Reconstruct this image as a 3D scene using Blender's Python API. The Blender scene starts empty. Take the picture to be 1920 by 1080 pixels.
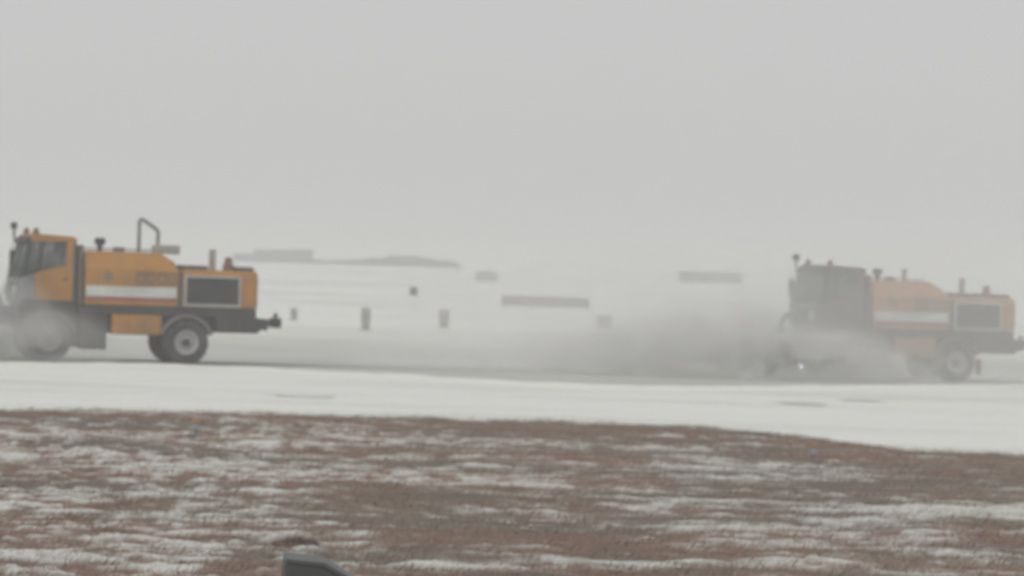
import bpy, bmesh, math, random
import numpy as np
from mathutils import Vector, Matrix

random.seed(7)
rng = np.random.default_rng(11)
S = bpy.context.scene
COL = S.collection
R_ = math.radians

# ------------------------------------------------------------------ camera
CAM_H = 3.1
cam_d = bpy.data.cameras.new('camera')
cam = bpy.data.objects.new('camera', cam_d)
COL.objects.link(cam)
cam_d.sensor_width = 36.0
cam_d.lens = 36.0 * 6500.0 / 1920.0
cam_d.clip_start = 0.5
cam_d.clip_end = 6000.0
cam.matrix_world = (Matrix.Translation((0, 0, CAM_H)) @ Matrix.Rotation(R_(90 - 0.3727), 4, 'X')
                    @ Matrix.Rotation(R_(1.89), 4, 'Z'))
cam_d.dof.use_dof = True                      # long lens that never quite found focus in the snowfall
cam_d.dof.focus_distance = 14.0
cam_d.dof.aperture_fstop = 5.2
S.camera = cam

# ------------------------------------------------------------------ sky, sun, exposure
SUN_EL, SUN_AZ = R_(38), R_(-35)              # overcast: soft light from high behind the camera's left
w = bpy.data.worlds.new('World')
S.world = w
w.use_nodes = True
wn, wl = w.node_tree.nodes, w.node_tree.links
wn.clear()
sky = wn.new('ShaderNodeTexSky')
sky.sky_type = 'NISHITA'
sky.sun_disc = False
sky.sun_elevation = SUN_EL
sky.sun_rotation = math.pi + SUN_AZ
sky.air_density = 1.0
sky.dust_density = 6.0
hs = wn.new('ShaderNodeHueSaturation')
hs.inputs['Saturation'].default_value = 0.08
mx = wn.new('ShaderNodeMix')
mx.data_type = 'RGBA'
mx.inputs[0].default_value = 0.86             # closed cloud deck
mx.inputs[7].default_value = (6.45, 6.45, 6.45, 1)
bg = wn.new('ShaderNodeBackground')
bg.inputs['Strength'].default_value = 0.1
wo = wn.new('ShaderNodeOutputWorld')
wl.new(sky.outputs[0], hs.inputs['Color'])
wl.new(hs.outputs[0], mx.inputs[6])
wl.new(mx.outputs[2], bg.inputs['Color'])
wl.new(bg.outputs[0], wo.inputs['Surface'])

sun_d = bpy.data.lights.new('sun', 'SUN')
sun_d.energy = 0.75
sun_d.angle = R_(40)
sun_d.color = (1.0, 0.97, 0.92)
sun = bpy.data.objects.new('sun', sun_d)
COL.objects.link(sun)
sun.location = (0, 0, 60)
sun.rotation_euler = (R_(90) - SUN_EL, 0, SUN_AZ)

S.view_settings.view_transform = 'Standard'
S.view_settings.look = 'None'
S.view_settings.gamma = 1.0
S.view_settings.exposure = 0.0
S.view_settings.use_curve_mapping = False
S.cycles.use_denoising = True
S.cycles.use_adaptive_sampling = True
S.cycles.adaptive_threshold = .03
S.cycles.max_bounces = 8
S.cycles.volume_bounces = 2
S.cycles.transparent_max_bounces = 12
S.cycles.caustics_reflective = False
S.cycles.caustics_refractive = False

# ------------------------------------------------------------------ node helpers
class NT:
    """tiny node-expression helper"""
    def __init__(self, tree):
        self.t = tree
    def n(self, kind, **kw):
        nd = self.t.nodes.new(kind)
        for k, v in kw.items():
            setattr(nd, k, v)
        return nd
    def put(self, sock, v):
        if hasattr(v, 'links') or isinstance(v, bpy.types.NodeSocket):
            self.t.links.new(v, sock)
        else:
            sock.default_value = v
    def m(self, op, a, b=None, c=None, clamp=False):
        nd = self.n('ShaderNodeMath', operation=op, use_clamp=clamp)
        self.put(nd.inputs[0], a)
        if b is not None: self.put(nd.inputs[1], b)
        if c is not None: self.put(nd.inputs[2], c)
        return nd.outputs[0]
    def v(self, op, a, b=None, out=0):
        nd = self.n('ShaderNodeVectorMath', operation=op)
        self.put(nd.inputs[0], a)
        if b is not None: self.put(nd.inputs[1], b)
        return nd.outputs[out]
    def coord(self, which='Object'):
        return self.n('ShaderNodeTexCoord').outputs[which]
    def noise(self, vec, scale, detail=4, rough=.55, dist=0.):
        nd = self.n('ShaderNodeTexNoise')
        self.put(nd.inputs['Vector'], vec)
        nd.inputs['Scale'].default_value = scale
        nd.inputs['Detail'].default_value = detail
        nd.inputs['Roughness'].default_value = rough
        nd.inputs['Distortion'].default_value = dist
        return nd.outputs[0]
    def ramp(self, fac, lo, hi, a=0., b=1.):
        nd = self.n('ShaderNodeMapRange', interpolation_type='SMOOTHSTEP')
        self.put(nd.inputs[0], fac)
        for i, x in enumerate((lo, hi, a, b)):
            nd.inputs[i + 1].default_value = x
        return nd.outputs[0]
    def mix(self, fac, a, b):
        nd = self.n('ShaderNodeMix', data_type='RGBA')
        self.put(nd.inputs[0], fac)
        for s, x in ((6, a), (7, b)):
            if isinstance(x, tuple) and len(x) == 3: x = (*x, 1)
            self.put(nd.inputs[s], x)
        return nd.outputs[2]

def new_mat(name):
    m = bpy.data.materials.new(name)
    m.use_nodes = True
    t = m.node_tree
    t.nodes.clear()
    N = NT(t)
    out = N.n('ShaderNodeOutputMaterial')
    return m, N, out

def bsdf(N, out, col, rough, metal=0., bump=None, bump_d=.01, spec=.5):
    b = N.n('ShaderNodeBsdfPrincipled')
    if isinstance(col, tuple) and len(col) == 3: col = (*col, 1)
    N.put(b.inputs['Base Color'], col)
    N.put(b.inputs['Roughness'], rough)
    b.inputs['Metallic'].default_value = metal
    b.inputs['Specular IOR Level'].default_value = spec
    if bump is not None:
        bp = N.n('ShaderNodeBump')
        bp.inputs['Distance'].default_value = bump_d
        N.put(bp.inputs['Height'], bump)
        N.t.links.new(bp.outputs[0], b.inputs['Normal'])
    N.t.links.new(b.outputs[0], out.inputs['Surface'])
    return b

def worn(name, col, rough=.5, dirt=(.30, .29, .27), amount=.5, metal=0., scale=1.6, spec=.4):
    """painted or bare surface with road film, streaks and slight colour drift"""
    m, N, out = new_mat(name)
    p = N.coord('Object')
    big = N.noise(p, scale, 5, .6)
    st = N.noise(N.v('MULTIPLY', p, (5., 5., .7)), scale, 4, .65)
    fine = N.noise(p, scale * 14, 3, .6)
    f = N.m('MULTIPLY_ADD', st, .6, N.m('MULTIPLY', big, .5))
    f = N.ramp(f, .42, .80, 0., amount)
    f = N.m('ADD', f, N.m('MULTIPLY', fine, amount * .18), clamp=True)
    dk = tuple(c * .82 for c in col)
    base = N.mix(N.ramp(N.noise(p, scale * .7, 2), .35, .65), col, dk)
    c = N.mix(f, base, dirt)
    r = N.m('MULTIPLY_ADD', f, .35, rough, clamp=True)
    bsdf(N, out, c, r, metal, fine, .002, spec)
    return m

M = {}
M['orange'] = worn('orange_paint', (.43, .185, .012), .5, (.23, .14, .07), .6)
M['caked'] = worn('snow_caked_orange_paint', (.12, .085, .07), .7, (.16, .15, .145), .85)
M['flap'] = worn('ochre_flap', (.62, .36, .09), .6, (.45, .33, .18), .5)
M['dusted'] = worn('snow_dusted_orange_paint', (.41, .195, .075), .65, (.33, .25, .20), .75)
M['fender'] = worn('grimy_fender', (.14, .125, .115), .6, (.22, .21, .20), .5)
M['black'] = worn('dark_frame_paint', (.018, .018, .019), .6, (.12, .115, .11), .35)
M['grey'] = worn('grey_metal', (.16, .165, .165), .5, (.34, .34, .33), .5, .3)
M['pale'] = worn('pale_frame_paint', (.40, .37, .34), .5, (.30, .29, .27), .5)
M['brown'] = worn('dark_brown_panel', (.085, .06, .05), .6, (.2, .18, .17), .4)
M['white'] = worn('white_reflective_stripe', (.62, .64, .61), .4, (.38, .37, .35), .5)
M['red'] = worn('red_line_paint', (.30, .05, .05), .5, (.25, .2, .19), .5)
M['letter'] = worn('dark_lettering', (.17, .095, .04), .5, (.2, .17, .14), .4)
M['olive'] = worn('emblem_olive', (.19, .13, .045), .5, (.25, .22, .16), .3)
M['rubber'] = worn('tyre_rubber', (.025, .025, .026), .85, (.20, .195, .19), .5, spec=.2)
M['rim'] = worn('snow_dusted_rim', (.42, .42, .42), .55, (.55, .55, .54), .6)
M['bristle'] = worn('brush_bristles', (.06, .058, .055), .9, (.30, .30, .29), .6)
M['mesh'] = worn('grille_dark', (.025, .026, .03), .6, (.09, .09, .10), .35)
M['amber'] = worn('amber_lens', (.20, .075, .045), .3, (.16, .13, .12), .5)
M['redlens'] = worn('tail_lens', (.35, .02, .02), .25, (.2, .15, .14), .4)
M['seat'] = worn('seat_cloth', (.04, .04, .045), .9, (.08, .08, .08), .3)
M['skin'] = worn('skin', (.45, .28, .20), .6, (.40, .25, .18), .2)
M['hivis'] = worn('hi_vis_cloth', (.45, .55, .06), .8, (.35, .40, .10), .4)
M['trouser'] = worn('work_trousers', (.03, .035, .05), .9, (.08, .08, .08), .3)
M['hair'] = worn('dark_cap', (.03, .025, .02), .9, (.06, .05, .05), .3)
M['steel'] = worn('far_building_cladding', (.05, .05, .052), .7, (.09, .09, .09), .5, scale=.1)
M['roof'] = worn('far_building_roof', (.07, .07, .072), .7, (.14, .14, .14), .4, scale=.1)
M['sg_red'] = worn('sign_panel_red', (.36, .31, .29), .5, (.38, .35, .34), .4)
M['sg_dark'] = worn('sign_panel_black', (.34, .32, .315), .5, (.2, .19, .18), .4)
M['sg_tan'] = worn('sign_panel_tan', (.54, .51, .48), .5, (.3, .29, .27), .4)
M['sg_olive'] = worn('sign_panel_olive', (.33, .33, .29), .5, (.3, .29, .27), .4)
M['blue'] = worn('blue_lens', (.27, .28, .34), .4, (.34, .33, .34), .6)
M['box'] = worn('dark_housing', (.032, .035, .034), .5, (.07, .07, .07), .4, scale=3)
M['boxlid'] = worn('dark_housing_lid', (.055, .06, .064), .45, (.10, .10, .105), .4, scale=3)
M['tree'] = worn('bare_far_trees', (.035, .035, .03), .9, (.06, .06, .055), .5, scale=.2)

m, N, out = new_mat('window_glass')
tr = N.n('ShaderNodeBsdfTransparent')
tr.inputs[0].default_value = (.55, .60, .57, 1)
gl = N.n('ShaderNodeBsdfPrincipled')
p = N.coord('Object')
gl.inputs['Base Color'].default_value = (.30, .32, .31, 1)
gl.inputs['Roughness'].default_value = .12
frost = N.ramp(N.noise(p, 2.2, 5, .65), .40, .75, .10, .55)
ms = N.n('ShaderNodeMixShader')
N.put(ms.inputs[0], frost)
N.t.links.new(tr.outputs[0], ms.inputs[1])
N.t.links.new(gl.outputs[0], ms.inputs[2])
N.t.links.new(ms.outputs[0], out.inputs['Surface'])
M['glass'] = m

m, N, out = new_mat('lamp_lit')
em = N.n('ShaderNodeEmission')
em.inputs[0].default_value = (.80, .84, 1.0, 1)
em.inputs[1].default_value = 4.0
N.t.links.new(em.outputs[0], out.inputs['Surface'])
M['lamp'] = m

SNOW = (.80, .81, .77)
def snow_mat(name, streak, thin=(.42, .42, .39), lo=.55, hi=.85, amt=.6, scale=.05, rot=0.0):
    m, N, out = new_mat(name)
    p = N.coord('Object')
    mp = N.n('ShaderNodeMapping')
    mp.inputs['Rotation'].default_value = (0, 0, rot)
    mp.inputs['Scale'].default_value = streak
    N.put(mp.inputs[0], p)
    a = N.noise(mp.outputs[0], scale, 6, .6)
    b = N.noise(p, 1.3, 4, .6)
    f = N.ramp(N.m('MULTIPLY_ADD', b, .22, a), lo, hi, 0, amt)
    c = N.mix(f, SNOW, thin)
    bsdf(N, out, c, .75, 0, N.m('ADD', N.noise(p, .9, 4), N.m('MULTIPLY', N.noise(p, 9, 3), .15)), .05, .2)
    return m
M['snow_far'] = snow_mat('wind_packed_snow', (1, 1, 1), (.44, .44, .40), .56, .82, .75, .035, R_(-17))
M['snow_near'] = snow_mat('apron_snow', (.16, 1, 1), (.48, .48, .45), .54, .84, .50, .30, R_(-13))
M['snow_bank'] = snow_mat('bank_snow', (1, 1, 1), (.5, .5, .48), .7, .95, .4, .6)

# ------------------------------------------------------------------ mesh helpers
def box(bm, x0, x1, y0, y1, z0, z1):
    vs = [bm.verts.new((x, y, z)) for z in (z0, z1) for x, y in ((x0, y0), (x1, y0), (x1, y1), (x0, y1))]
    for f in ((3, 2, 1, 0), (4, 5, 6, 7), (0, 1, 5, 4), (1, 2, 6, 5), (2, 3, 7, 6), (3, 0, 4, 7)):
        bm.faces.new([vs[i] for i in f])

def prism(bm, pts, y0, y1):
    """profile in x,z extruded along y"""
    a = [bm.verts.new((x, y0, z)) for x, z in pts]
    b = [bm.verts.new((x, y1, z)) for x, z in pts]
    n = len(pts)
    bm.faces.new(a)
    bm.faces.new(b[::-1])
    for i in range(n):
        bm.faces.new((a[i], b[i], b[(i + 1) % n], a[(i + 1) % n]))

def prism_x(bm, pts, x0, x1):
    """profile in y,z extruded along x"""
    a = [bm.verts.new((x0, y, z)) for y, z in pts]
    b = [bm.verts.new((x1, y, z)) for y, z in pts]
    n = len(pts)
    bm.faces.new(a)
    bm.faces.new(b[::-1])
    for i in range(n):
        bm.faces.new((a[i], b[i], b[(i + 1) % n], a[(i + 1) % n]))

def tube(bm, pts, r, seg=10, caps=True):
    pts = [Vector(q) for q in pts]
    rs = r if isinstance(r, (list, tuple)) else [r] * len(pts)
    rings = []
    ref = None
    for i, q in enumerate(pts):
        d = (pts[min(i + 1, len(pts) - 1)] - pts[max(i - 1, 0)]).normalized()
        if ref is None:
            ref = d.orthogonal().normalized()
        u = (ref - d * ref.dot(d)).normalized()
        ref = u
        v = d.cross(u)
        rings.append([bm.verts.new(q + (u * math.cos(2 * math.pi * k / seg) + v * math.sin(2 * math.pi * k / seg)) * rs[i])
                      for k in range(seg)])
    for a, b in zip(rings, rings[1:]):
        for k in range(seg):
            bm.faces.new((a[k], a[(k + 1) % seg], b[(k + 1) % seg], b[k]))
    if caps:
        bm.faces.new(rings[0][::-1])
        bm.faces.new(rings[-1])

def lathe_y(bm, prof, cx, cy, cz, seg=32, a0=0., a1=2 * math.pi):
    """profile of (radius, y offset) turned round the y axis"""
    full = abs(a1 - a0 - 2 * math.pi) < 1e-6
    n = seg if full else seg + 1
    rings = []
    for k in range(n):
        t = a0 + (a1 - a0) * k / seg
        rings.append([bm.verts.new((cx + r * math.cos(t), cy + o, cz + r * math.sin(t))) for r, o in prof])
    for k in range(seg):
        A, B = rings[k], rings[(k + 1) % n]
        for i in range(len(prof) - 1):
            bm.faces.new((A[i], A[i + 1], B[i + 1], B[i]))

def mk(name, bm, mat, parent=None, bev=0., smooth=False):
    bmesh.ops.recalc_face_normals(bm, faces=bm.faces[:])
    if bev:
        es = [e for e in bm.edges if len(e.link_faces) == 2 and e.calc_face_angle(0) > .5]
        bmesh.ops.bevel(bm, geom=es, offset=bev, segments=2, affect='EDGES', profile=.6, clamp_overlap=True)
    me = bpy.data.meshes.new(name)
    bm.to_mesh(me)
    bm.free()
    if smooth:
        me.polygons.foreach_set('use_smooth', [True] * len(me.polygons))
    me.materials.append(M[mat] if isinstance(mat, str) else mat)
    o = bpy.data.objects.new(name, me)
    COL.objects.link(o)
    if parent: o.parent = parent
    return o

def raw(name, verts, faces, mat, parent=None, smooth=False):
    me = bpy.data.meshes.new(name)
    me.from_pydata(verts, [], faces)
    me.update()
    if smooth:
        me.polygons.foreach_set('use_smooth', [True] * len(me.polygons))
    me.materials.append(M[mat] if isinstance(mat, str) else mat)
    o = bpy.data.objects.new(name, me)
    COL.objects.link(o)
    if parent: o.parent = parent
    return o

def tag(o, label=None, cat=None, group=None, kind=None):
    for k, v in (('label', label), ('category', cat), ('group', group), ('kind', kind)):
        if v: o[k] = v
    return o

def empty(name, loc, rz=0.):
    o = bpy.data.objects.new(name, None)
    o.empty_display_size = .3
    COL.objects.link(o)
    o.location = loc
    o.rotation_euler = (0, 0, rz)
    return o

def copy_tree(o, parent=None):
    c = o.copy()
    COL.objects.link(c)
    c.parent = parent
    for ch in o.children:
        copy_tree(ch, c)
    return c

B = bmesh.new

# value noise for shaping terrain
_lat = rng.random((256, 256))
def vnoise(x, y):
    xi = np.floor(x).astype(int); yi = np.floor(y).astype(int)
    fx = x - xi; fy = y - yi
    fx = fx * fx * (3 - 2 * fx); fy = fy * fy * (3 - 2 * fy)
    g = lambda a, b: _lat[a % 256, b % 256]
    return (g(xi, yi) * (1 - fx) + g(xi + 1, yi) * fx) * (1 - fy) + (g(xi, yi + 1) * (1 - fx) + g(xi + 1, yi + 1) * fx) * fy
def fbm(x, y, oct=4, gain=.5):
    s = 0.; a = 1.; t = 0.
    for k in range(oct):
        s = s + a * vnoise(x * 2 ** k + 17.3 * k, y * 2 ** k + 41.7 * k)
        t += a; a *= gain
    return s / t

def grid(name, X, Y, Z, mat, keep=None, smooth=True, cover=None):
    """height sheet from 2-d arrays; keep = mask of cells"""
    ny, nx = X.shape
    V = np.stack([X, Y, Z], -1).reshape(-1, 3)
    i = np.arange(ny - 1)[:, None] * nx + np.arange(nx - 1)[None]
    F = np.stack([i, i + 1, i + 1 + nx, i + nx], -1)
    F = F[keep] if keep is not None else F.reshape(-1, 4)
    used = np.unique(F)
    re = np.zeros(len(V), int); re[used] = np.arange(len(used))
    V = V[used]; F = re[F]
    me = bpy.data.meshes.new(name)
    me.vertices.add(len(V)); me.vertices.foreach_set('co', V.ravel())
    me.loops.add(F.size); me.loops.foreach_set('vertex_index', F.ravel())
    me.polygons.add(len(F)); me.polygons.foreach_set('loop_start', np.arange(len(F)) * 4)
    me.polygons.foreach_set('loop_total', np.full(len(F), 4))
    me.update(calc_edges=True)
    if cover is not None:
        me.attributes.new('cover', 'FLOAT', 'POINT').data.foreach_set('value', cover.ravel()[used].astype(np.float32))
    me.polygons.foreach_set('use_smooth', [smooth] * len(F))
    me.materials.append(M[mat])
    o = bpy.data.objects.new(name, me)
    COL.objects.link(o)
    return o

# ------------------------------------------------------------------ ground
def sstep(a, b, v):
    t = np.clip((v - a) / (b - a), 0, 1)
    return t * t * (3 - 2 * t)
def rise(Y):
    return 2.28 * sstep(230, 720, Y)

ys = np.concatenate([np.linspace(-60, 20, 9), np.linspace(24, 260, 80), np.geomspace(266, 2400, 50)])
xs = np.concatenate([-np.geomspace(900, 62, 14), np.linspace(-60, 60, 81), np.geomspace(62, 900, 14)])
X, Y = np.meshgrid(xs, ys)
Z = rise(Y) + (fbm(X / 40, Y / 40, 3) - .5) * .5 * sstep(140, 320, Y) - .012
tag(grid('ground', X, Y, Z, 'snow_far'), 'flat snow covered airfield reaching to the hazy horizon', kind='structure')

# runway: asphalt mostly veiled by thin packed snow, streaked along its length
YAW = R_(17)
m, N, out = new_mat('runway_asphalt_under_thin_snow')
p = N.coord('Object')
along = N.v('MULTIPLY', p, (.05, 1., 1.))
st = N.noise(along, .9, 6, .62)
st2 = N.noise(N.v('MULTIPLY', p, (.25, 1., 1.)), .5, 5, .6)
gr = N.noise(p, 40, 3, .6)
sep = N.n('ShaderNodeSeparateXYZ'); N.put(sep.inputs[0], p)
# swept lane where the machines run (a band across the runway width, local y)
lane = N.m('SUBTRACT', 1., N.ramp(N.m('ABSOLUTE', N.m('SUBTRACT', sep.outputs[1], .3)), .6, 2.6))
cov = N.m('ADD', N.m('MULTIPLY', st, .7), N.m('MULTIPLY', st2, .5))
cov = N.ramp(cov, .38, .78, .46, .90)
cov = N.m('ADD', cov, N.ramp(sep.outputs[1], 18., 50., 0., .55), clamp=True)
cov = N.m('SUBTRACT', cov, N.m('MULTIPLY', N.m('MULTIPLY', lane, N.ramp(sep.outputs[0], 2., 9., 1., .25)), .48), clamp=True)
asph = N.mix(gr, (.045, .046, .047), (.085, .085, .083))
c = N.mix(cov, asph, (.70, .71, .665))
bsdf(N, out, c, N.m('MULTIPLY_ADD', cov, .3, .5), 0, N.m('ADD', gr, N.m('MULTIPLY', cov, .6)), .01, .3)
M['runway'] = m
LORG = Vector((-9.19, 98.06, 0)) + 1.05 * Vector((-math.sin(YAW), math.cos(YAW), 0))
BANK = [(-60, 86), (-30, 87.5), (-18, 89), (-13.4, 91.4), (-11.0, 94.2), (-9.1, 95.2), (-5.1, 93.4), (-1.5, 91.0), (2.0, 88.6),
        (4.8, 90.1), (7.9, 93.8), (11.2, 97.4), (15.2, 102.2), (24, 108), (45, 116), (70, 124)]
bx_ = np.array([q[0] for q in BANK]); by_ = np.array([q[1] for q in BANK])
def bank_y(x):
    s = 0
    for d in (-1.5, -.75, 0, .75, 1.5):
        s = s + np.interp(np.asarray(x) + d, bx_, by_)
    return s / 5
nx = 160
xx = np.linspace(-58, 68, nx)
near = bank_y(xx) + (fbm(xx / 2, xx * 0 + 3.1, 4) - .5) * .9
far = 158 + (xx + 8.6) * math.tan(YAW) + (fbm(xx / 6, xx * 0 + 9.7, 4) - .5) * 6
rows = 30
tt = np.linspace(0, 1, rows)[:, None]
Xr = np.repeat(xx[None], rows, 0)
Yr = near[None] * (1 - tt) + far[None] * tt
# store in a frame turned along the runway so that streaks run its length
ca, sa = math.cos(YAW), math.sin(YAW)
Lx = (Xr - LORG.x) * ca + (Yr - LORG.y) * sa
Ly = -(Xr - LORG.x) * sa + (Yr - LORG.y) * ca
rwo = grid('runway', Lx, Ly, np.full_like(Lx, .004), 'runway')
rwo.location = LORG; rwo.rotation_euler = (0, 0, YAW)
tag(rwo, 'grey runway under thin streaked snow where the two trucks drive', kind='structure')

# apron / verge snow between runway and grass
EDGE = [(-30, 64), (-20, 65), (-9.7, 66.3), (-7.3, 67.7), (-4.8, 68.7), (-2.1, 68.9), (0.1, 69.0), (2.1, 69.3), (3.7, 69.0), (5.6, 66.4),
        (7.1, 62.6), (9.2, 61.7), (16, 60), (30, 58)]
ex_ = np.array([q[0] for q in EDGE]); ey_ = np.array([q[1] for q in EDGE])
def edge_y(x):
    return np.interp(x, ex_, ey_)
xx = np.linspace(-40, 45, 260)
tt = np.linspace(0, 1, 60)[:, None]
Xs = np.repeat(xx[None], 60, 0)
Ys = (edge_y(xx) - 1.5)[None] * (1 - tt) + (bank_y(xx) - .2)[None] * tt
Zs = .006 + (fbm(Xs / 3.5, Ys / 3.5, 4) - .3) * .07 * np.sin(np.pi * np.clip(tt * 1.02, 0, 1)) ** .5
dd = Ys - (edge_y(xx) - 1.5)[None]
Zs = Zs - .035 * (1 - sstep(.2, 2.6, dd)) + (fbm(Xs / .5, Ys / .5, 4) - .45) * .10 * (1 - sstep(1., 3.5, dd))
tag(grid('snow_verge', Xs, Ys, Zs, 'snow_near'), 'smooth white strip of snow between the runway and the brown grass', kind='structure')

# low ridge of swept snow along the near edge of the runway
xx = np.linspace(-40, 50, 420)
cross = np.array([-1.1, -.75, -.4, -.15, 0, .12, .3, .55, .8])
prof = np.array([0, .25, .62, .92, 1, .93, .6, .2, 0])
hgt = .06 + .10 * fbm(xx / 2.2, xx * 0 + 5.5, 4)
Xb = np.repeat(xx[None], len(cross), 0)
Yb = bank_y(xx)[None] + cross[:, None] * (1 + .4 * (fbm(xx / 1.5, xx * 0 + 2.2, 3)[None] - .5))
Zb = prof[:, None] * hgt[None] + (fbm(Xb / .35, Yb / .35, 3) - .5) * .05 * prof[:, None]
Zb[0] = -.01; Zb[-1] = -.01
tag(grid('snow_ridge', Xb, Yb, Zb, 'snow_bank'), 'low ridge of swept snow along the runway edge', kind='structure')

# thin bare patches on the verge snow
def verge_z(x, y):
    t = (y - (edge_y(x) - 1.5)) / ((bank_y(x) - .2) - (edge_y(x) - 1.5))
    return .006 + (fbm(x / 3.5, y / 3.5, 4) - .3) * .07 * np.sin(np.pi * np.clip(t * 1.02, 0, 1)) ** .5
M['slush'] = snow_mat('grey_slush', (1, 1, 1), (.52, .52, .49), .35, .75, .9, 1.2)
def patch(cx, cy, lx, ly, label):
    q = np.linspace(-1.4, 1.4, 29)
    U, V_ = np.meshgrid(q, q)
    PX = cx + U * lx; PY = cy + V_ * ly
    r = np.sqrt(U ** 2 + V_ ** 2) + (fbm(PX / .35, PY / .35, 4) - .5) * 1.3
    o = grid('slush_patch', PX, PY, verge_z(PX, PY) + .012, 'slush', (r < 1.)[:-1, :-1])
    return tag(o, label, kind='structure')
patch(-4.65, 77.4, .75, .6, 'thin grey slush streak on the verge in front of the left truck')
patch(7.1, 83.1, .55, 1.0, 'small grey slush spot on the verge in front of the right truck')
patch(8.8, 86.5, .5, .6, 'faint slush fleck on the verge nearest the right truck')

# grass field in the foreground
def turf_colour(N, p, k=1.):
    """patches of red-brown, grey-brown and straw-coloured dead grass"""
    q = N.v('MULTIPLY', p, (.45, 1., 1.))
    a = N.noise(q, .30, 4, .6); a2 = N.noise(q, .75, 4, .6); b = N.noise(q, 4.5, 4, .65); d = N.noise(p, 38, 2, .6)
    T = lambda c: tuple(x * k for x in c)
    c = N.mix(N.ramp(a, .44, .56), T((.225, .130, .092)), T((.165, .138, .115)))
    c = N.mix(N.ramp(a2, .50, .62, 0, .8), c, T((.235, .195, .145)))
    c = N.mix(N.ramp(b, .42, .68, 0, .75), c, T((.115, .080, .062)))
    return N.mix(N.m('MULTIPLY', d, .3), c, T((.30, .26, .22))), b, d
def cover_attr(N):
    at_ = N.n('ShaderNodeAttribute'); at_.attribute_name = 'cover'
    return at_.outputs['Fac']
m, N, out = new_mat('dead_brown_turf')
p = N.coord('Object')
c, b, d = turf_colour(N, p)
dust = N.ramp(N.m('MULTIPLY_ADD', d, .05, cover_attr(N)), .42, .60, 0., .70)
c = N.mix(dust, c, (.56, .55, .52))
bsdf(N, out, c, .9, 0, N.m('ADD', b, N.m('MULTIPLY', d, .4)), .04, .1)
M['turf'] = m
m, N, out = new_mat('thin_snow_lying_in_grass')
p = N.coord('Object')
c, b, d = turf_colour(N, p)
f = N.m('MULTIPLY_ADD', N.noise(p, 7, 4, .65), .10, cover_attr(N))
c = N.mix(N.ramp(f, .545, .70, .35, 1.), c, (.62, .62, .59))
bsdf(N, out, c, .8, 0, N.noise(p, 12, 3), .03, .15)
M['snow_grass'] = m
gx = np.arange(-14, 14.01, .07)
gy = np.arange(24, 71.5, .085)
GX, GY = np.meshgrid(gx, gy)
def soil_h(x, y):
    return .035 + (fbm(x / 3.1, y / 3.1, 4) - .5) * .16 + (fbm(x / .42, y / .42, 2) - .5) * .05
def snow_m(x, y):
    """how much snow lies in the grass (0..1)"""
    left = 1 - sstep(-5., 1., x)      # finer speckle towards the left
    s = (.36 - .10 * left) * fbm(x / 3.6 + 5, y / 2.4 + 9, 5, .6) + .34 * fbm(x / 1.5 + 11, y / .55 + 9, 4, .6) \
        + (.22 + .26 * left) * fbm(x / .26 + 31, y / .42 + 3, 3, .65) + .16 * (1 - left) * fbm(x / .33 + 3, y / .5, 3, .65)
    s = s / (.36 + .34 + .22 + .26 * left - .10 * left + .16 * (1 - left))
    s = .5 + (s - .5) * (1.15 + .25 * left)
    d = edge_y(x) - y                              # metres in from the edge
    dw = d + (fbm(x / .8, y / .8, 4) - .5) * 2.6
    bias = -.11 * np.exp(-(d / 6.0) ** 2) + .17 * np.exp(-(np.maximum(dw, 0) / .9) ** 2)          # longer grass along the edge holds little snow
    bias = bias + .050 * np.exp(-((x + 6.5) / 3.4) ** 2 - ((y - 50) / 9) ** 2)
    bias = bias + .045 * np.exp(-((x + 3.6) / 1.8) ** 2 - ((y - 40) / 4) ** 2)
    bias = bias + .025 * np.exp(-((x - 2.5) / 3.0) ** 2 - ((y - 48) / 6) ** 2)
    bias = bias - .075 * np.exp(-((x - 2.8) / 3.6) ** 2 - ((y - 34.5) / 5.0) ** 2)
    bias = bias - .040 * np.exp(-((x + .6) / 1.6) ** 2 - ((y - 45) / 4) ** 2)
    return s + bias
wob = (fbm(GX / .8, GY / .8, 4) - .5) * 2.6
inside = (GY < edge_y(GX) + wob)
soil = soil_h(GX, GY)
SM = snow_m(GX, GY)
soilZ = soil * np.clip((edge_y(GX) + wob - GY) / 6., .12, 1)
keep = inside[:-1, :-1]
tag(grid('grass_field', GX, GY, soilZ + .004, 'turf', keep, cover=SM), 'brown dead turf field in the foreground, flecked with snow', kind='structure')
sn = soilZ + np.clip((SM - .515) * .45, -.05, .028) + (fbm(GX / .16, GY / .16, 2) - .5) * .022
ks = keep & (np.maximum(SM[:-1, :-1], SM[1:, 1:]) > .495)
tag(grid('snow_in_grass', GX, GY, sn, 'snow_grass', ks, cover=SM), 'thin white snow lying in patches and streaks among the brown grass', 'snow', kind='stuff')

# dead grass blades
n = 330000
d0 = rng.random(n)
by = 26 + 45 * d0 ** .85
bx = (rng.random(n) - .5) * 2 * (by * .165 + .8)
e = edge_y(bx) + (fbm(bx / .8, by / .8, 4) - .5) * 2.6
ok = by < e + rng.normal(0, .45, n) - .05
cov = snow_m(bx, by)
ok &= (cov < .52) | (rng.random(n) < .5)
bx, by, cov = bx[ok], by[ok], cov[ok]
n = len(bx)
clump = fbm(bx / .5 + 7, by / .5 + 2, 3)
h = (.022 + .075 * rng.random(n) ** 1.5) * (.5 + 1.1 * clump)
ang = rng.random(n) * 6.283
wd = .004 + .006 * rng.random(n)
lean = h * (.5 + 1.1 * rng.random(n))
la = rng.normal(.4, .9, n)
e = edge_y(bx) + (fbm(bx / .8, by / .8, 4) - .5) * 2.6
zz = soil_h(bx, by) * np.clip((e - by) / 6., .12, 1) - .004
V = np.empty((n, 3, 3))
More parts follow.
